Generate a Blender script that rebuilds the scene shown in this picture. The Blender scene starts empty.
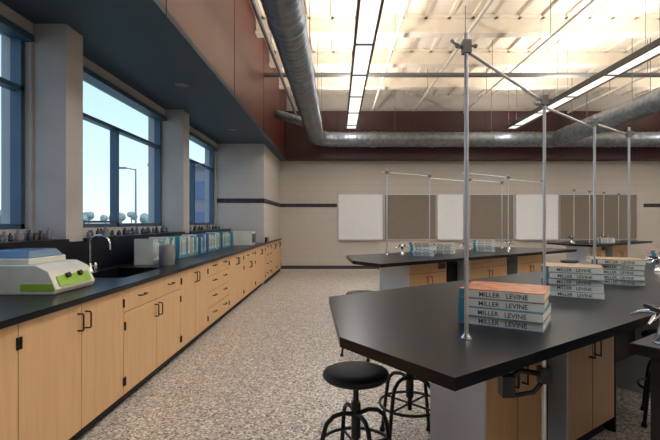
import bpy, math, random
from mathutils import Vector, Matrix
random.seed(7)
scene = bpy.context.scene
H = 1.36
# ---------------------------------------------------------------- materials
def lin(c):
    return tuple(((x/255.0)/12.92 if x/255.0 <= 0.04045 else ((x/255.0+0.055)/1.055)**2.4) for x in c)
def mat(name, rgb, rough=0.5, metal=0.0, var=0.08, scale=6.0, stretch=(1,1,1), bump=0.0, emit=0.0, spec=0.5):
    m = bpy.data.materials.new(name); m.use_nodes = True
    nt = m.node_tree; b = nt.nodes['Principled BSDF']
    c = lin(rgb)
    tc = nt.nodes.new('ShaderNodeTexCoord'); mp = nt.nodes.new('ShaderNodeMapping')
    mp.inputs['Scale'].default_value = stretch
    nz = nt.nodes.new('ShaderNodeTexNoise'); nz.inputs['Scale'].default_value = scale; nz.inputs['Detail'].default_value = 4
    rp = nt.nodes.new('ShaderNodeValToRGB')
    rp.color_ramp.elements[0].position = 0.3; rp.color_ramp.elements[1].position = 0.7
    rp.color_ramp.elements[0].color = tuple(x*(1-var) for x in c)+(1,)
    rp.color_ramp.elements[1].color = tuple(min(1, x*(1+var)) for x in c)+(1,)
    nt.links.new(tc.outputs['Object'], mp.inputs['Vector']); nt.links.new(mp.outputs['Vector'], nz.inputs['Vector'])
    nt.links.new(nz.outputs['Fac'], rp.inputs['Fac']); nt.links.new(rp.outputs['Color'], b.inputs['Base Color'])
    b.inputs['Roughness'].default_value = rough; b.inputs['Metallic'].default_value = metal
    b.inputs['Specular IOR Level'].default_value = spec
    if emit > 0:
        b.inputs['Emission Color'].default_value = c+(1,); b.inputs['Emission Strength'].default_value = emit
    if bump > 0:
        bp = nt.nodes.new('ShaderNodeBump'); bp.inputs['Strength'].default_value = bump; bp.inputs['Distance'].default_value = 0.01
        nt.links.new(nz.outputs['Fac'], bp.inputs['Height']); nt.links.new(bp.outputs['Normal'], b.inputs['Normal'])
    return m
def mat_floor():
    m = bpy.data.materials.new('terrazzo_speckle'); m.use_nodes = True
    nt = m.node_tree; b = nt.nodes['Principled BSDF']
    tc = nt.nodes.new('ShaderNodeTexCoord')
    v = nt.nodes.new('ShaderNodeTexVoronoi'); v.inputs['Scale'].default_value = 80
    nt.links.new(tc.outputs['Object'], v.inputs['Vector'])
    sp = nt.nodes.new('ShaderNodeSeparateColor'); nt.links.new(v.outputs['Color'], sp.inputs['Color'])
    rp = nt.nodes.new('ShaderNodeValToRGB'); rp.color_ramp.interpolation = 'CONSTANT'
    el = rp.color_ramp.elements
    cols = [(0.0,(92,85,82)),(0.10,(152,144,137)),(0.34,(178,170,162)),(0.62,(202,195,187)),(0.84,(230,225,219)),(0.96,(132,110,100))]
    el[0].position = 0; el[0].color = lin(cols[0][1])+(1,)
    el[1].position = cols[1][0]; el[1].color = lin(cols[1][1])+(1,)
    for p,c in cols[2:]:
        e = el.new(p); e.color = lin(c)+(1,)
    nt.links.new(sp.outputs[0], rp.inputs['Fac']); nt.links.new(rp.outputs['Color'], b.inputs['Base Color'])
    b.inputs['Roughness'].default_value = 0.36
    return m
def mat_block(name, c1, c2, mortar, bw=0.4, bh=0.2):
    m = bpy.data.materials.new(name); m.use_nodes = True
    nt = m.node_tree; b = nt.nodes['Principled BSDF']
    tc = nt.nodes.new('ShaderNodeTexCoord'); sx = nt.nodes.new('ShaderNodeSeparateXYZ'); cx = nt.nodes.new('ShaderNodeCombineXYZ')
    ad = nt.nodes.new('ShaderNodeMath'); ad.operation = 'ADD'
    nt.links.new(tc.outputs['Object'], sx.inputs[0])
    nt.links.new(sx.outputs[0], ad.inputs[0]); nt.links.new(sx.outputs[1], ad.inputs[1])
    nt.links.new(ad.outputs[0], cx.inputs[0]); nt.links.new(sx.outputs[2], cx.inputs[1])
    br = nt.nodes.new('ShaderNodeTexBrick')
    br.inputs['Scale'].default_value = 1; br.inputs['Brick Width'].default_value = bw; br.inputs['Row Height'].default_value = bh
    br.inputs['Mortar Size'].default_value = 0.005
    br.inputs['Color1'].default_value = lin(c1)+(1,); br.inputs['Color2'].default_value = lin(c2)+(1,); br.inputs['Mortar'].default_value = lin(mortar)+(1,)
    nt.links.new(cx.outputs[0], br.inputs['Vector']); nt.links.new(br.outputs['Color'], b.inputs['Base Color'])
    b.inputs['Roughness'].default_value = 0.7
    return m
def mat_glass():
    m = bpy.data.materials.new('window_glass'); m.use_nodes = True
    nt = m.node_tree; nt.nodes.clear()
    o = nt.nodes.new('ShaderNodeOutputMaterial'); mx = nt.nodes.new('ShaderNodeMixShader')
    t = nt.nodes.new('ShaderNodeBsdfTransparent'); g = nt.nodes.new('ShaderNodeBsdfGlossy'); g.inputs['Roughness'].default_value = 0.02
    t.inputs['Color'].default_value = (0.96,0.985,1,1)
    mx.inputs[0].default_value = 0.04
    nt.links.new(t.outputs[0], mx.inputs[1]); nt.links.new(g.outputs[0], mx.inputs[2]); nt.links.new(mx.outputs[0], o.inputs[0])
    return m
M_floor = mat_floor()
M_block = mat_block('painted_block_beige', (184,179,173), (182,177,171), (175,169,162))
M_pier = mat('painted_pier', (172,168,164), 0.7, scale=3)
M_band = mat_block('band_tile_dark', (48,36,50), (40,30,42), (86,78,80), 0.2, 0.1)
M_ceil = mat('ceiling_cream', (242,233,219), 0.8, var=0.04, scale=1.5)
M_beam = mat('beam_cream', (240,230,215), 0.7, var=0.04)
M_pipe = mat('pipe_painted', (228,222,212), 0.5)
M_gray = mat('conduit_gray', (110,110,112), 0.5)
M_soffit = mat('soffit_slate', (60,74,84), 0.6, scale=2)
M_maroon = mat('fascia_maroon', (90,38,32), 0.42, scale=2, var=0.15)
M_maroon2 = mat('bulkhead_maroon', (58,26,30), 0.5, scale=2, var=0.15)
M_duct = mat('galvanized_duct', (122,128,136), 0.4, 0.75, var=0.28, scale=9)
M_black = mat('black_epoxy_resin', (15,17,24), 0.28, var=0.15, scale=30, spec=.25)
M_blk = mat('black_plastic', (18,18,21), 0.4)
M_seat = mat('stool_seat_black', (22,24,28), 0.45)
M_wood = mat('maple_veneer', (206,166,122), 0.42, var=0.07, scale=5, stretch=(6,6,0.6))
M_woodedge = mat('maple_frame', (150,116,82), 0.5, var=0.1)
M_gap = mat('cabinet_shadow_reveal', (60,44,32), 0.8)
M_kick = mat('toe_kick_black', (22,20,20), 0.7)
M_chrome = mat('chrome', (205,208,212), 0.22, 1.0, var=0.04)
M_alum = mat('brushed_aluminium_rod', (200,203,210), 0.35, 0.8, var=0.05)
M_frame = mat('window_frame_dark', (52,80,102), 0.4, 0.1)
M_glass = mat_glass()
M_white = mat('whiteboard_enamel', (218,222,226), 0.25, var=0.02)
M_tack = mat('tackboard_taupe', (122,114,104), 0.9, var=0.12, scale=40)
M_panelw = mat('white_laminate', (206,212,222), 0.5, var=0.03)
M_page = mat('book_pages', (226,218,202), 0.9, scale=80, stretch=(1,1,20))
M_bcream = mat('book_cover_cream', (200,208,208), 0.4)
M_bteal = mat('book_cover_teal', (60,128,156), 0.4)
M_bblue = mat('book_cover_blue', (76,118,168), 0.4)
M_borange = mat('book_cover_orange', (160,98,66), 0.35, var=0.55, scale=14)
M_bmix = mat('book_cover_landscape', (150,128,96), 0.35, var=0.6, scale=12)
M_bgreen = mat('book_cover_green', (96,150,120), 0.4)
M_txt = mat('ink_dark', (36,46,70), 0.6)
M_diff = mat('light_diffuser', (255,250,240), 0.5, emit=0.9)
M_rail = mat('fixture_rail', (90,88,88), 0.5)
M_plasw = mat('appliance_ivory', (208,209,200), 0.4)
M_plasg = mat('appliance_green', (140,180,58), 0.4)
M_plasb = mat('appliance_lid_blue', (84,120,156), 0.2)
M_grass = mat('grass', (150,158,140), 0.95, scale=0.5)
M_leaf_haze = mat('foliage_hazed', (120,134,128), 0.9, var=0.3, scale=1)  # leaf green paled and greyed, distance haze painted into the colour
M_bldg = mat('brick_building', (104,100,110), 0.9)
M_bwin = mat('building_glass', (60,80,110), 0.1)

# ---------------------------------------------------------------- builder
class B:
    def __init__(s): s.v=[]; s.f=[]; s.m=[]; s.sm=[]; s.mats=[]; s.M=Matrix.Identity(4)
    def mi(s, m):
        if m not in s.mats: s.mats.append(m)
        return s.mats.index(m)
    def add(s, vs, fs, m, smooth=False):
        o=len(s.v); k=s.mi(m)
        s.v += [s.M @ Vector(p) for p in vs]
        for f in fs: s.f.append([i+o for i in f]); s.m.append(k); s.sm.append(smooth)
    def box(s, x0,x1,y0,y1,z0,z1,m):
        s.add([(x0,y0,z0),(x1,y0,z0),(x1,y1,z0),(x0,y1,z0),(x0,y0,z1),(x1,y0,z1),(x1,y1,z1),(x0,y1,z1)],
              [(0,3,2,1),(4,5,6,7),(0,1,5,4),(1,2,6,5),(2,3,7,6),(3,0,4,7)], m)
    def prism(s, pts, z0, z1, m):
        n=len(pts)
        a=sum(pts[i][0]*pts[(i+1)%n][1]-pts[(i+1)%n][0]*pts[i][1] for i in range(n))
        if a<0: pts=pts[::-1]
        vs=[(p[0],p[1],z0) for p in pts]+[(p[0],p[1],z1) for p in pts]
        s.add(vs, [tuple(range(n-1,-1,-1)), tuple(range(n,2*n))]+[(i,(i+1)%n,n+(i+1)%n,n+i) for i in range(n)], m)
    def tube(s, pts, r, m, n=12, caps=True, closed=False):
        pts=[Vector(p) for p in pts]; N=len(pts)
        rr = r if isinstance(r,(list,tuple)) else [r]*N
        vs=[]; prev=None
        for i,p in enumerate(pts):
            if closed: t=(pts[(i+1)%N]-pts[i-1])
            elif i==0: t=pts[1]-pts[0]
            elif i==N-1: t=pts[-1]-pts[-2]
            else: t=(pts[i+1]-p).normalized()+(p-pts[i-1]).normalized()
            t.normalize()
            if prev is None:
                a=Vector((0,0,1)) if abs(t.z)<0.9 else Vector((1,0,0))
                u=t.cross(a).normalized()
            else:
                u=(prev-t*prev.dot(t)).normalized()
            prev=u; w=t.cross(u)
            for k in range(n):
                an=2*math.pi*k/n
                vs.append(tuple(p+(u*math.cos(an)+w*math.sin(an))*rr[i]))
        fs=[]
        for i in range(N if closed else N-1):
            j=(i+1)%N
            for k in range(n):
                fs.append((i*n+k,i*n+(k+1)%n,j*n+(k+1)%n,j*n+k))
        s.add(vs,fs,m,True)
        if caps and not closed:
            s.add(vs[:n],[tuple(range(n-1,-1,-1))],m); s.add(vs[-n:],[tuple(range(n))],m)
    def lathe(s, prof, c, m, n=24):
        vs=[]; 
        for r,z in prof:
            for k in range(n):
                a=2*math.pi*k/n; vs.append((c[0]+r*math.cos(a),c[1]+r*math.sin(a),c[2]+z))
        fs=[]
        for i in range(len(prof)-1):
            for k in range(n): fs.append((i*n+k,i*n+(k+1)%n,(i+1)*n+(k+1)%n,(i+1)*n+k))
        s.add(vs,fs,m,True)
        s.add(vs[:n],[tuple(range(n-1,-1,-1))],m); s.add(vs[-n:],[tuple(range(n))],m)
    def ring(s, c, R, r, m, n=32):
        s.tube([(c[0]+R*math.cos(2*math.pi*k/n),c[1]+R*math.sin(2*math.pi*k/n),c[2]) for k in range(n)], r, m, 8, closed=True)
    def ball(s, c, r, m, n=12):
        prof=[(max(1e-4,r*math.sin(math.pi*i/8)),-r*math.cos(math.pi*i/8)) for i in range(9)]
        s.lathe(prof,c,m,n)
    def done(s, name, bevel=0.0):
        xs=[p.x for p in s.v]; ys=[p.y for p in s.v]; zs=[p.z for p in s.v]
        o=Vector(((min(xs)+max(xs))/2,(min(ys)+max(ys))/2,min(zs)))
        me=bpy.data.meshes.new(name)
        me.from_pydata([tuple(p-o) for p in s.v],[],s.f)
        for m in s.mats: me.materials.append(m)
        me.polygons.foreach_set('material_index', s.m); me.polygons.foreach_set('use_smooth', s.sm)
        me.update()
        ob=bpy.data.objects.new(name,me); ob.location=o
        scene.collection.objects.link(ob)
        if bevel>0:
            b=ob.modifiers.new('bevel','BEVEL'); b.width=bevel; b.segments=2; b.limit_method='ANGLE'; b.angle_limit=math.radians(50)
        return ob
_tc={}
def text_geo(t):
    if t in _tc: return _tc[t]
    cu=bpy.data.curves.new('t','FONT'); cu.body=t; cu.size=1; cu.align_x='CENTER'; cu.resolution_u=2
    cu.offset=0.012
    ob=bpy.data.objects.new('t',cu); scene.collection.objects.link(ob)
    dg=bpy.context.evaluated_depsgraph_get(); dg.update()
    me=ob.evaluated_get(dg).to_mesh()
    r=([tuple(v.co) for v in me.vertices],[tuple(p.vertices) for p in me.polygons])
    ob.evaluated_get(dg).to_mesh_clear(); bpy.data.objects.remove(ob); _tc[t]=r
    return r

# ---------------------------------------------------------------- room shell
XW=-2.59; XP=-2.31; YF=12.2; XR=11.0; YB=-3.0; ZC=4.9; ZS=3.05; XS=-1.40
b=B(); b.box(XW-0.25,XR+0.2,YB-0.2,YF+0.2,-0.1,0,M_floor); b.done('floor')
b=B(); b.box(XW-0.25,XR+0.2,YB-0.2,YF+0.2,ZC,ZC+0.15,M_ceil); b.done('ceiling')
wins=[(1.1,3.72),(4.0,6.62),(6.88,9.45)]
ZB,ZT=1.30,2.94
b=B()
b.box(XW-0.25,XW,YB,YF+.2,0,ZB,M_pier); b.box(XW-0.25,XW,YB,YF+.2,ZT,ZC,M_pier)
ys=[YB]+[v for w in wins for v in w]+[YF+.2]
for i in range(0,len(ys),2): b.box(XW-0.25,XW,ys[i],ys[i+1],ZB,ZT,M_pier)
b.box(XW-.001,XP,3.75,4.0,0,ZS,M_pier); b.box(XW-.001,XP,6.62,6.88,0,ZS,M_pier); b.box(XW-.001,XP,0.8,1.05,0,ZS,M_pier)
b.done('wall_left')
b=B(); b.box(XW,XR,YF,YF+0.2,0,ZC,M_block); b.done('wall_back')
b=B(); b.box(XR,XR+0.2,YB,YF+0.2,0,ZC,M_block); b.done('wall_right')
b=B(); b.box(XW,XR,YB-0.2,YB,0,ZC,M_block); b.done('wall_rear')
b=B(); b.box(XW,-1.58,9.5,YF,0,ZS,M_block); b.done('wall_return')
b=B(); b.box(XW,-1.57,9.49,9.5,1.77,1.87,M_band); b.box(-1.58,-1.57,9.5,YF,1.77,1.87,M_band); b.done('trim_1')
b=B(); b.box(-1.57,-0.0,YF-0.012,YF,1.77,1.87,M_band); b.box(8.5,XR,YF-0.012,YF,1.77,1.87,M_band); b.done('trim_2')
b=B(); b.box(-1.57,XR,YF-0.015,YF,0,0.06,M_block); b.box(-1.57,XR,YF-0.018,YF,0.06,0.15,M_band);b.done('baseboard_back')
e_=.004
b=B(); b.box(XW+e_,XS,YB+e_,YF-e_,ZS+.001,ZS+0.06,M_soffit); b.box(XS-0.05,XS,YB+e_,YF-e_,ZS+0.06,ZC-e_,M_maroon)
for y in (1.2,3.6,6.0,8.4,10.8):
    b.box(XS,XS+0.004,y,y+0.012,ZS,ZC-e_,M_kick)
b.done('soffit')
b=B(); b.box(XS+e_*2,XR-e_,YF-0.35,YF-e_,ZS,4.35,M_maroon2)
for x in range(0,11,2): b.box(x,x+0.012,YF-0.354,YF-0.35,ZS,4.35,M_kick)
b.done('bulkhead_back')
for y in (2.8,5.4,8.0):
    b=B(); b.lathe([(0.075,-0.012),(0.085,-0.008),(0.085,0.0)],(-1.9,y,ZS),M_gray); b.done('recessed_downlight')
for i,(y0,y1) in enumerate(wins):
    b=B(); x0,x1=XW-0.14,XW-0.05; t=0.045
    b.box(x0,x1,y0,y1,ZB,ZB+t,M_frame); b.box(x0,x1,y0,y1,ZT-t,ZT,M_frame)
    b.box(x0,x1,y0,y0+t,ZB,ZT,M_frame); b.box(x0,x1,y1-t,y1,ZB,ZT,M_frame)
    ym=(y0+y1)/2; b.box(x0,x1,ym-t/2,ym+t/2,ZB,2.49,M_frame); b.box(x0,x1,y0,y1,2.46,2.50,M_frame)
    b.box(x0-.02,x1+.01,y0+.06,ym-.04,ZB+.05,ZB+.075,M_frame)
    b.box(x0+0.04,x0+0.046,y0+.03,y1-.03,ZB+.03,ZT-.03,M_glass)
    b.box(XW-0.05,XW+0.03,y0,y1,ZT-0.06,ZT-0.001,M_frame)
    b.done('window_%d'%(i+1))
    l=bpy.data.lights.new('portal','AREA'); l.shape='RECTANGLE'; l.size=ZT-ZB; l.size_y=y1-y0; l.cycles.is_portal=True
    o=bpy.data.objects.new('window_portal_%d'%(i+1),l); o.location=(XW-0.2,(y0+y1)/2,(ZB+ZT)/2)
    o.rotation_euler=(0,math.radians(-90),0); scene.collection.objects.link(o)

# ---------------------------------------------------------------- ceiling structure
for y in (1.6,3.1,4.6,6.1,7.6,9.1,10.6):
    b=B(); b.box(XS+e_,XR-e_,y-0.03,y+0.03,4.62,ZC-e_,M_beam); b.box(XS+e_,XR-e_,y-0.10,y+0.10,4.585,4.62,M_beam); b.box(XS+e_,XR-e_,y-.12,y+.12,4.85,ZC-e_,M_beam)
    b.done('ceiling_beam')
b=B()
for k in range(31):
    x=-1.3+k*0.4; b.box(x,x+0.05,YB+e_,YF-e_,4.85,4.899,M_beam)
b.done('roof_deck_ribs')
def hang(b,x,y,z,m=M_gray,r=0.006): b.tube([(x,y,z),(x,y,ZC-.001)],r,m,6)
def pipe(name, pts, r, m, hangers=()):
    b=B(); b.tube(pts,r,m,10)
    for h in hangers: hang(b,*h)
    b.done(name)
Y0=YB+.01
pipe('sprinkler_pipe',[(0.95,Y0,4.35),(0.95,11.8,4.35)],0.022,M_pipe,[(0.95,y,4.35) for y in (1,4.2,7.2,10.2)])
pipe('sprinkler_pipe',[(2.1,Y0,4.38),(2.1,11.8,4.38)],0.03,M_pipe,[(2.1,y,4.4) for y in (1,4.2,7.2,10.2)])
pipe('conduit_run',[(XS+e_,8.5,4.2),(XR-e_,8.5,4.2)],0.045,M_gray,[(x,8.5,4.2) for x in (0,3,6,9)])
pipe('conduit_run',[(XS+e_,5.6,4.45),(XR-e_,5.6,4.45)],0.03,M_gray,[(x,5.6,4.4) for x in (0,3,6,9)])
pipe('conduit_run',[(-1.05,Y0,4.1),(-1.05,11.8,4.1)],0.03,M_gray,[(-1.05,y,4.1) for y in (1,4,7,10)])
pipe('conduit_run',[(3.4,Y0,4.3),(3.4,11.8,4.3)],0.02,M_pipe,[(3.4,y,4.3) for y in (1,4,7,10)])
pipe('conduit_run',[(6.2,Y0,4.3),(6.2,11.8,4.3)],0.03,M_pipe,[(6.2,y,4.3) for y in (1,4,7,10)])
b=B(); b.tube([(XS+.03,9.9,3.8),(-0.72,9.9,3.6)],[0.1,0.1],M_duct,16); b.done('duct_branch')
def dpath(raw, r0):
    pts=[];rr=[]
    for i in range(len(raw)-1):
        a=Vector(raw[i]); c=Vector(raw[i+1]); L=(c-a).length; n=max(1,int(L/0.045))
        for k in range(n):
            pts.append(a+(c-a)*k/n); j=len(pts); q=0.011 if j%3==0 else 0
            if (j%34) in (0,1): q=0.02
            rr.append(r0+q)
    pts.append(Vector(raw[-1])); rr.append(r0); return pts,rr
arc=[(-0.53+0.5-0.5*math.cos(a),10.9+0.5*math.sin(a),3.5) for a in [math.pi/2*k/10 for k in range(11)]]
pts,rr=dpath([(-0.53,Y0,3.5)]+arc+[(XR-.01,11.4,3.5)],0.19)
b=B(); b.tube(pts,rr,M_duct,24)
for y in (1,3.4,5.8,8.2,10.3): hang(b,-0.7,y,3.5); hang(b,-0.36,y,3.5)
for x in (1.5,4,6.5,9): hang(b,x,11.4,3.5)
b.done('spiral_duct')
pts,rr=dpath([(5.67,Y0,3.5),(5.67,11.19,3.5)],0.2)
b=B(); b.tube(pts,rr,M_duct,24)
for y in (1,3.4,5.8,8.2,10.3): hang(b,5.5,y,3.5); hang(b,5.84,y,3.5)
b.done('spiral_duct')
def fixture(x,y0,y1,z=3.7):
    b=B(); w=0.14
    b.box(x-w,x-w+0.03,y0,y1,z,z+0.09,M_rail); b.box(x+w-0.03,x+w,y0,y1,z,z+0.09,M_rail)
    b.box(x-w+.03,x+w-.03,y0,y1,z+0.02,z+0.03,M_diff)
    y=y0
    while y<y1-0.1:
        b.box(x-w,x+w,y,y+0.02,z,z+0.09,M_rail); 
        y+=1.22
    for y in [y0+0.3+k*2.44 for k in range(int((y1-y0)/2.44)+1)]:
        hang(b,x-0.1,y,z+0.08,M_rail,0.004); hang(b,x+0.1,y,z+0.08,M_rail,0.004)
    b.done('linear_pendant_light')
    L=y1-y0
    l=bpy.data.lights.new('uplight','AREA'); l.shape='RECTANGLE'; l.size=0.2; l.size_y=L; l.energy=17*L; l.color=(1,0.93,0.84)
    o=bpy.data.objects.new('uplight_lamp',l); o.location=(x,(y0+y1)/2,z+0.1); o.rotation_euler=(math.pi,0,0); scene.collection.objects.link(o)
    l=bpy.data.lights.new('downlight','AREA'); l.shape='RECTANGLE'; l.size=0.2; l.size_y=L; l.energy=7*L; l.color=(1,0.985,0.96)
    o=bpy.data.objects.new('downlight_lamp',l); o.location=(x,(y0+y1)/2,z-0.005); scene.collection.objects.link(o)
for x in (0.36,4.39,8.4): fixture(x,-1.5,11.1)

# ---------------------------------------------------------------- back wall boards
def board(name,x0,x1,m):
    b=B(); y=YF-0.03; z0,z1=0.87,2.13
    b.box(x0,x1,y,YF-0.001,z0,z1,m)
    for a in ((x0,x1,z0,z0+.02),(x0,x1,z1-.02,z1),(x0,x0+.02,z0,z1),(x1-.02,x1,z0,z1)): b.box(a[0],a[1],y-.008,y,a[2],a[3],M_alum)
    if m is M_white: b.box(x0+.05,x1-.05,y-.07,y,z0-.015,z0+.005,M_alum)
    b.done(name)
board('whiteboard',0.03,1.28,M_white); board('tackboard',1.3,2.75,M_tack); board('whiteboard',2.77,3.5,M_white)
board('tackboard',3.52,4.9,M_tack); board('whiteboard',4.94,6.13,M_white); board('tackboard',6.15,8.3,M_tack)

# ---------------------------------------------------------------- left run of base cabinets
XC=-1.52; XD=-1.55
sink=(3.55,4.35,-2.16,-1.72)
b=B()
zt0,zt1=0.875,0.91
y0,y1,x0,x1=sink
b.box(XP,XC,-1.0,y0,zt0,zt1,M_black); b.box(XP,XC,y1,9.49,zt0,zt1,M_black)
b.box(XP,x0,y0,y1,zt0,zt1,M_black); b.box(x1,XC,y0,y1,zt0,zt1,M_black)
b.box(x0-.01,x1+.01,y0-.01,y1+.01,0.70,0.72,M_black)
b.box(x0-.01,x0,y0,y1,.72,.875,M_black);b.box(x1,x1+.01,y0,y1,.72,.875,M_black);b.box(x0,x1,y0-.01,y0,.72,.875,M_black);b.box(x0,x1,y1,y1+.01,.72,.875,M_black)
b.box(XP+.001,XP+0.02,-1.0,9.49,zt1,1.19,M_black)
for (a,c) in ((-1,.8),(1.05,3.75),(4.0,6.62),(6.88,9.49)): b.box(XW+.002,XP+0.03,a+.001,c-.001,1.19,1.215,M_black)
b.box(-1.579,XC,9.49,12.18,zt0,zt1,M_black)
b.done('countertop')
def pull_v(b,y,z):
    x=XD+0.001
    b.tube([(x,y,z-.05),(x+.03,y,z-.05),(x+.035,y,z-.04),(x+.035,y,z+.04),(x+.03,y,z+.05),(x,y,z+.05)],0.0055,M_blk,8)
def pull_h(b,y,z):
    x=XD+0.001
    b.tube([(x,y-.05,z),(x+.03,y-.05,z),(x+.035,y-.04,z),(x+.035,y+.04,z),(x+.03,y+.05,z),(x,y+.05,z)],0.0055,M_blk,8)
def hinge(b,y,z): b.tube([(XD+.005,y,z-.03),(XD+.005,y,z+.03)],0.008,M_blk,8)
def cabinet(y0,y1,kind):
    b=B(); zb,zt=0.10,0.874; xb=XP+.03 if y1<9.5 else -1.575
    zc=0.69 if (y0<4.4 and y1>3.5) else zt
    b.box(xb,XD-0.02,y0+.001,y1-.001,zb,zc,M_woodedge)
    if zc<zt: b.box(XD-.05,XD-.02,y0+.001,y1-.001,zc,zt,M_woodedge)
    b.box(xb,XD-0.07 if y1<9.5 else XD-.023,y0+.001,y1-.001,0,zb,M_kick)
    g=0.003; f0,f1=XD-0.02,XD
    def fr(a,c,z0,z1): b.box(f0,f1,a+g,c-g,z0+g,z1-g,M_wood)
    ym=(y0+y1)/2
    if kind=='doors':
        fr(y0,ym,zb,zt); fr(ym,y1,zb,zt); pull_v(b,ym-.04,.76); pull_v(b,ym+.04,.76)
        for z in (.2,.77): hinge(b,y0+.01,z); hinge(b,y1-.01,z)
    elif kind=='drawer':
        fr(y0,y1,.70,zt); pull_h(b,y0+.28,.79); pull_h(b,y1-.28,.79)
        fr(y0,ym,zb,.70); fr(ym,y1,zb,.70); pull_v(b,ym-.04,.61); pull_v(b,ym+.04,.61)
        for z in (.2,.6): hinge(b,y0+.01,z); hinge(b,y1-.01,z)
    else:
        zz=[zb,.32,.51,.70,zt]
        for i in range(4):
            fr(y0,ym,zz[i],zz[i+1]); pull_h(b,(y0+ym)/2,(zz[i]+zz[i+1])/2+.03)
            fr(ym,y1,zz[i],zz[i+1]); pull_h(b,(y1+ym)/2,(zz[i]+zz[i+1])/2+.03)
    b.done('base_cabinet',0.002)
mods=[(-0.98,0.05,'doors'),(0.05,1.07,'drawer'),(1.07,2.14,'doors'),(2.14,3.2,'doors'),(3.2,4.36,'drawer'),(4.36,5.28,'doors'),(5.28,6.3,'stack'),
      (6.3,7.3,'doors'),(7.3,8.35,'drawer'),(8.35,9.48,'doors'),(9.52,10.4,'stack'),(10.4,11.3,'doors'),(11.3,12.15,'doors')]
for m in mods: cabinet(*m)
def faucet(x,y):
    b=B(); z=zt1+.0005
    b.lathe([(0.035,0),(0.035,.01),(0.022,.02),(0.02,.06),(0.014,.08)],(x,y,z),M_chrome)
    p=[(x,y,z+.06),(x,y,z+.24)]+[(x+.09-.09*math.cos(a),y,z+.24+.09*math.sin(a)) for a in [math.pi*k/10 for k in range(1,11)]]+[(x+.18,y,z+.19)]
    b.tube(p,.012,M_chrome,10); b.tube([(x+.18,y,z+.2),(x+.18,y,z+.16)],.015,M_blk,10)
    b.tube([(x,y-.09,z+.05),(x,y+.09,z+.05)],.011,M_chrome,8)
    for s in (-1,1):
        b.lathe([(.018,0),(.018,.05),(.012,.06)],(x,y+s*.09,z+0.02),M_chrome,12)
        b.tube([(x,y+s*.09,z+.075),(x+.05,y+s*.11,z+.085)],.008,M_blk,8)
        b.tube([(x,y+s*.09,z),(x,y+s*.09,z+.03)],.02,M_chrome,12)
    b.done('gooseneck_faucet')
faucet(-2.22,3.95)
# centrifuge
b=B(); 
b.M=Matrix.Translation((-2.0,2.93,zt1+.0005))@Matrix.Diagonal((1,1.1,1.1,1))
prof=[(-.25,0),(.25,0),(.27,.03),(.22,.13),(.14,.165),(-.25,.165)]
vs=[(x,-.2,z) for x,z in prof]+[(x,.2,z) for x,z in prof]; n=6
b.add(vs,[tuple(range(n)),tuple(range(2*n-1,n-1,-1))]+[(i,n+i,n+(i+1)%n,(i+1)%n) for i in range(n)],M_plasw)
b.add([(.270,-.16,.04),(.270,.16,.04),(.240,.16,.100),(.240,-.16,.100)],[(0,1,2,3)],M_plasg)
b.add([(.262,-.203,.02),(.05,-.203,.02),(.05,-.203,.06),(.25,-.203,.06)],[(0,1,2,3)],M_plasg)
b.box(-.22,.08,-.17,.17,.165,.20,M_plasw)
b.add([(-.21,-.16,.20),(.07,-.16,.20),(.07,.16,.20),(-.21,.16,.20),(-.18,-.13,.245),(.04,-.13,.245),(.04,.13,.245),(-.18,.13,.245)],
 [(3,2,1,0),(4,5,6,7),(0,1,5,4),(1,2,6,5),(2,3,7,6),(3,0,4,7)],M_plasb)
b.box(-.24,-.2,-.1,.1,.16,.24,M_plasw)
b.tube([(.235,-.06,.09),(.262,-.06,.10)],.016,M_blk,10); b.tube([(.235,.06,.09),(.262,.06,.10)],.016,M_blk,10)
b.M=Matrix.Identity(4); b.done('centrifuge',0.006)
def bottle_row(ya,yb,step=.085):
    b=B(); y=ya
    while y<yb:
        r=random.uniform(.018,.028); h=random.uniform(.05,.10); m=random.choice([M_blk,M_blk,M_frame,M_gray])
        b.lathe([(r,0),(r,h*.65),(r*.45,h*.8),(r*.45,h)],(random.uniform(-2.47,-2.40),y,1.215),m,12); y+=step
    b.done('reagent_bottle_row')
bottle_row(2.3,3.7,.06); bottle_row(4.1,6.4,.09); bottle_row(7,9)
def book(b, M, L, W, T, cov, spine, txt=None):
    s=b.M; b.M=s@M; c=.003
    b.box(-L/2+.004,L/2-.004,.004,W-.004,c,T-c,M_page)
    b.box(-L/2,L/2,0,W,0,c,cov); b.box(-L/2,L/2,0,W,T-c,T,cov); b.box(-L/2,L/2,0,.004,c,T-c,spine)
    b.box(-L/2,-L/2+.04,-.0006,0,.001,T-.001,M_bteal)
    if txt:
        v,f=text_geo(txt); k=T*.72
        b.add([(x*k+.012,-.0012,y*k+T*.24) for x,y,z in v],f,M_txt)
    b.M=s
b=B(); y=4.62
while y<8.2:
    T=random.uniform(.03,.045); cov=random.choice([M_bgreen,M_bcream,M_bcream,M_bteal,M_bblue,M_bcream])
    R=Matrix(((0,-1,0,0),(0,0,1,0),(1,0,0,0),(0,0,0,1)))
    h=random.uniform(.22,.28)
    b.M=Matrix.Translation((-1.93,y,zt1+.001+h/2))
    book(b,R,h,.2,T,cov,random.choice([M_bcream,cov,M_bteal,M_bgreen]),'BIOLOGY')
    y+=T+.003
    if random.random()<.08: y+=.12
b.M=Matrix.Identity(4); b.done('textbook_row')
zz=zt1+.0005
b=B(); b.lathe([(.075,0),(.078,.01),(.075,.2),(.06,.21),(.02,.215)],(-1.78,4.6,zz),M_gray,24); b.done('waste_canister')
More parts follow.
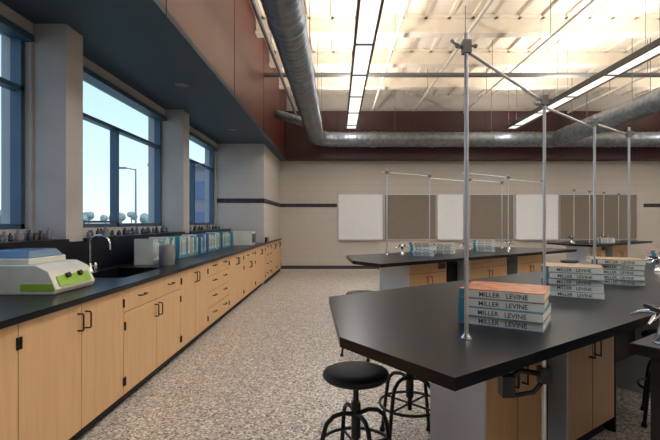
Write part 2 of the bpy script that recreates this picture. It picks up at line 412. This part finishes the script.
b=B(); b.M=Matrix.Translation((-1.85,8.7,zz)); b.box(-.2,.2,-.18,.18,0,.26,M_plasw); b.box(.2,.205,-.15,.06,.04,.22,M_blk); b.box(.2,.21,.08,.16,.04,.22,M_gray); b.tube([(.2,.05,.05),(.235,.05,.05),(.235,.05,.2),(.2,.05,.2)],.006,M_chrome,8); b.M=Matrix.Identity(4); b.done('microwave_oven',0.006)
b=B(); b.box(-1.57,-1.54,9.6,9.9,zz,zz+.1,M_blk); b.box(-1.575,-1.535,9.58,9.92,zz+.1,zz+.11,M_blk);b.done('storage_tray')

# ---------------------------------------------------------------- lab islands
A=math.radians(36); D=Vector((math.cos(A),math.sin(A))); N=Vector((-math.sin(A),math.cos(A)))
def P(o,d,n): return (o[0]+D.x*d+N.x*n, o[1]+D.y*d+N.y*n)
def obox(b,o,d0,d1,n0,n1,z0,z1,m): b.prism([P(o,d0,n0),P(o,d1,n0),P(o,d1,n1),P(o,d0,n1)],z0,z1,m)
def island(o,L,s,cabs,W=1.35):
    b=B(); n0=.42*s
    poly=[(0,0),(0,.56*s),(.5*s,W*s),(L-.5*s,W*s),(L,.56*s),(L,0)]
    b.prism([P(o,*p) for p in poly],.87,.91,M_black)
    for d0,d1,n1 in cabs:
        obox(b,o,d0,d1,n0,n1,.1,.87,M_wood); obox(b,o,d0+.02,d1-.02,n0+.05,n1-.05,0,.1,M_kick)
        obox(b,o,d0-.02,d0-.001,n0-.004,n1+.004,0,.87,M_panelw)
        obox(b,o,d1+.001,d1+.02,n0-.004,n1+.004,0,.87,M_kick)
        obox(b,o,d0,d1,n0-.0015,n0,.70,.704,M_gap); dm=(d0+d1)/2
        obox(b,o,dm-.002,dm+.002,n0-.0015,n0,.1,.70,M_gap)
        for (dd,z0,z1) in ((dm-.04,.55,.65),(dm+.04,.55,.65)):
            p=P(o,dd,n0); q=P(o,dd,n0-.032)
            b.tube([(p[0],p[1],z0),(q[0],q[1],z0),(q[0],q[1],z1),(p[0],p[1],z1)],.0055,M_blk,8)
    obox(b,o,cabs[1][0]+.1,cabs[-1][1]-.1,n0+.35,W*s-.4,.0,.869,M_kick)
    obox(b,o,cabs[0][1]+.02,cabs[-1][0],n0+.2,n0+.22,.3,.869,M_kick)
    obox(b,o,cabs[0][1]-.16,cabs[0][1]-.05,n0-.03,n0,.74,.82,M_gray); obox(b,o,cabs[0][1]-.15,cabs[0][1]-.06,n0-.034,n0-.03,.75,.81,M_blk)
    return b.done('lab_island_bench',0.003)
O1=(.34,1.27); O2=(.47,4.72); O3=(5.0,8.6); O4=(5.9,5.2)
island(O1,6.4,1,[(.74,1.26,.74),(1.5,2.1,1.1),(3.0,3.9,1.1),(4.6,5.6,1.1)])
island(O2,4.3,.88,[(.8,1.5,.9),(2.0,2.9,.95),(3.2,3.9,.95)])
island(O3,3.0,.85,[(.7,1.4,.85),(1.8,2.6,.85)])
island(O4,4.0,.85,[(.7,1.4,.85),(1.8,2.6,.85),(2.9,3.5,.85)])
def lattice(pts,z0=.9105,z1=2.06,ext=.08):
    b=B(); V=[Vector((p[0],p[1],0)) for p in pts]
    for p in V:
        b.tube([(p.x,p.y,z0),(p.x,p.y,z1+.03)],.0085,M_alum,12)
        b.lathe([(.022,0),(.022,.006),(.012,.016),(.012,.024)],(p.x,p.y,z0),M_chrome,16)
    for i in range(len(V)-1):
        a,c=V[i],V[i+1]; t=(c-a).normalized(); s=Vector((-t.y,t.x,0))*.02
        a2=a-t*ext+s; c2=c+t*ext+s; dz=.0 if i%2==0 else -.03
        b.tube([(a2.x,a2.y,z1-.02+dz),(c2.x,c2.y,z1-.02+dz)],.0075,M_alum,10)
    for p in V:
        b.box(p.x-.016,p.x+.016,p.y-.016,p.y+.016,z1-.05,z1,M_gray)
        b.tube([(p.x-.035,p.y,z1-.02),(p.x+.035,p.y,z1-.02)],.005,M_gray,8); b.ball((p.x-.035,p.y,z1-.02),.009,M_gray); b.ball((p.x+.035,p.y,z1-.02),.009,M_gray)
    b.done('rod_lattice_frame')
L1=[(.50,1.70),(1.15,2.44),(1.75,2.99),(2.25,3.39)]
lattice(L1)
lattice([P(O2,d,.92) for d in (.93,1.78,2.72,3.6)])
lattice([P(O3,d,.6) for d in (.5,1.2,1.9,2.7)])
lattice([P(O2,d,.35) for d in (1.9,2.9,3.9)])
lattice([P(O4,d,.6) for d in (.3,1.1,1.9,2.7)])
def stack(x,y,ang,n,L=.3,W=.245,T=.036,z=.9105,top=None):
    b=B(); zz=z
    for i in range(n):
        last=(i==n-1)
        a=ang+random.uniform(-4,4)
        b.M=Matrix.Translation((x+random.uniform(-.008,.008),y+random.uniform(-.008,.008),zz))@Matrix.Rotation(math.radians(a),4,'Z')
        book(b,Matrix.Identity(4),L,W,T,(top or M_borange) if last else random.choice([M_bblue,M_bteal,M_bcream]),M_bcream,'MILLER   LEVINE')
        zz+=T+.0003
    b.M=Matrix.Identity(4); b.done('textbook_stack')
stack(.69,1.87,-30,4,.345,.28,.039); stack(1.40,2.62,-28,5,.325,.26,.036,top=M_bmix); stack(2.0,3.14,-26,5,.33,.26,.036,top=M_bmix)
for d,n in ((1.15,.5),(2.5,.5)):
    p=P(O2,d,n); stack(p[0],p[1],-20,5)
p=P(O2,1.7,.6); stack(p[0],p[1],-20,4,top=M_bmix)
p=P(O3,1.1,.2); stack(p[0],p[1],-20,3)
p=P(O1,4.6,.9); stack(p[0],p[1],-20,4)
def gas_tap(x,y,z=.9105):
    b=B(); b.lathe([(.035,0),(.035,.01),(.02,.02),(.018,.09),(.026,.1),(.026,.125),(.01,.135)],(x,y,z),M_chrome,16)
    for a in (0.5,2.0,3.7):
        dx,dy=math.cos(a),math.sin(a)
        b.tube([(x,y,z+.11),(x+dx*.05,y+dy*.05,z+.11),(x+dx*.09,y+dy*.09,z+.10),(x+dx*.12,y+dy*.12,z+.085)],[.010,.010,.008,.005],M_chrome,8)
        b.box(x+dx*.045-.008,x+dx*.045+.008,y+dy*.045-.03,y+dy*.045+.03,z+.12,z+.135,M_blk)
    b.done('gas_tap')
for o,d,n in ((O1,3.7,.7),(O1,4.6,.4),(O2,1.2,.9),(O2,2.2,.6),(O2,3.3,.6),(O3,.8,.8),(O3,1.6,.4),(O3,2.3,.8)):
    gas_tap(*P(o,d,n))
b=B(); ob=(1.09,1.64)
b.prism([P(ob,0,0),P(ob,1.8,0),P(ob,1.8,-.9),P(ob,0,-.9)],.87,.91,M_black)
obox(b,ob,.05,1.75,-.85,-.05,.1,.87,M_kick); obox(b,ob,.1,1.7,-.8,-.1,0,.1,M_kick)
obox(b,ob,.044,.05,-.8,-.1,.15,.82,M_soffit)
b.done('sink_bench',.004)
gas_tap(*P(ob,.09,-.08))
b=B(); x,y=.80,1.70
b.tube([(x,y,0),(x,y,.869)],.009,M_alum,12); b.lathe([(.1,0),(.1,.012),(.02,.03)],(x,y,0),M_blk,20)
b.box(x-.02,x+.02,y-.02,y+.02,.74,.8,M_blk); b.tube([(x,y,.77),(x-.07,y+.05,.77),(x-.13,y+.03,.74)],.011,M_blk,10)
b.tube([(x,y,.75),(x-.05,y-.02,.71),(x-.11,y-.0,.69)],.009,M_blk,10); b.box(x-.16,x-.11,y-.0,y+.05,.68,.76,M_blk)
b.done('support_rod_clamp')
# ---------------------------------------------------------------- stools
def stool(x,y,rot=0.4,hs=.6):
    b=B()
    b.lathe([(.10,-.02),(.15,-.012),(.165,0),(.168,.012),(.163,.024),(.15,.03),(.08,.027),(.001,.025)],(x,y,hs-.03),M_seat,36)
    b.tube([(x,y,hs-.05),(x,y,.2)],.014,M_blk,12); b.tube([(x,y,.46),(x,y,.28)],.024,M_blk,14)
    b.lathe([(.07,0),(.07,.012)],(x,y,hs-.062),M_blk,16)
    for k in range(4):
        a=rot+k*math.pi/2; c,s=math.cos(a),math.sin(a)
        pr=[(.02,.40),(.07,.41),(.12,.40),(.155,.37),(.172,.32),(.19,.2),(.215,.012)]
        b.tube([(x+r*c,y+r*s,z) for r,z in pr],.0115,M_blk,10)
        b.tube([(x+.02*c,y+.02*s,.24),(x+.175*c,y+.175*s,.24)],.007,M_blk,8)
        b.lathe([(.018,0),(.018,.015),(.012,.03)],(x+.215*c,y+.215*s,0),M_blk,12)
    b.ring((x,y,.24),.185,.009,M_blk)
    b.done('lab_stool')
stool(.095,2.21,.35,.615); stool(.45,2.72,.8); stool(.26,4.50,.2,.64)
stool(*P(O2,.95,-.35),.3); stool(*P(O2,1.8,-.3),.6); stool(*P(O2,2.8,-.35),.1)
stool(*P(O3,-.3,.3)); stool(*P(O3,.5,-.35)); stool(*P(O3,-.3,1.0),.7); stool(*P(O1,2.55,.25),.2); stool(*P(O1,4.2,1.75),.4)

# ---------------------------------------------------------------- outdoors
b=B(); b.box(-160,XW-.26,-40,220,-.3,-.15,M_grass); b.done('lawn')
b=B()
for k in range(150):
    if random.random()<.35: continue
    x=-12-k*.85+random.uniform(-.6,.6); y=80+random.uniform(-8,8)-k*.15; R=random.uniform(.6,1.1); h=random.uniform(1.6,2.6)
    b.tube([(x,y,-.149),(x,y,h)],.09,M_gray,6)
    for q in range(5): b.ball((x+random.uniform(-.6,.6)*R,y+random.uniform(-.5,.5)*R,h-.1+random.uniform(-.4,.6)*R),R*random.uniform(.5,.8),M_leaf_haze,8)
b.done('tree_line')
b=B(); b.box(-13.5,-5,32,42,-.149,5.4,M_bldg)
for k in range(3):
    for z in (.8,3): b.box(-13.0+k*2.7,-11.4+k*2.7,31.97,32.0,z,z+1.3,M_bwin)
b.box(-13.7,-4.8,31.8,42.2,5.4,5.6,M_gray); b.done('neighbouring_building')
b=B(); b.tube([(-18.3,40,-.149),(-18.3,40,6.2)],[.1,.06],M_gray,10); b.tube([(-18.3,40,6.1),(-19.3,40,6.3)],.05,M_gray,8); b.box(-19.9,-19.2,39.8,40.2,6.2,6.35,M_gray); b.done('street_lamp')
sl=bpy.data.lights.new('sun','SUN'); sl.energy=2.5; sl.angle=.01; so=bpy.data.objects.new('sun',sl); so.location=(20,-20,30); so.rotation_euler=(math.radians(40),0,math.radians(50)); scene.collection.objects.link(so)

# ---------------------------------------------------------------- world
w=bpy.data.worlds.new('sky'); scene.world=w; w.use_nodes=True; nt=w.node_tree; bg=nt.nodes['Background']
tc=nt.nodes.new('ShaderNodeTexCoord'); sx=nt.nodes.new('ShaderNodeSeparateXYZ'); rp=nt.nodes.new('ShaderNodeValToRGB')
nt.links.new(tc.outputs['Generated'],sx.inputs[0]); nt.links.new(sx.outputs[2],rp.inputs['Fac']); nt.links.new(rp.outputs['Color'],bg.inputs['Color'])
e=rp.color_ramp.elements; e[0].position=0; e[0].color=(.34,.385,.42,1); e[1].position=.75; e[1].color=(.20,.34,.60,1)
x=e.new(.12); x.color=(.27,.345,.41,1)
x=e.new(.42); x.color=(.15,.255,.40,1)
bg.inputs['Strength'].default_value=2.8
# ---------------------------------------------------------------- camera
cd=bpy.data.cameras.new('camera'); cd.lens=24; cd.sensor_width=36; cd.shift_x=-7/660; cd.shift_y=2/660; cd.clip_end=500
co=bpy.data.objects.new('camera',cd); co.location=(0,0,H); co.rotation_euler=(math.pi/2,0,0); scene.collection.objects.link(co); scene.camera=co
scene.view_settings.view_transform='Standard'
scene.view_settings.look='None'
scene.view_settings.exposure=0.3
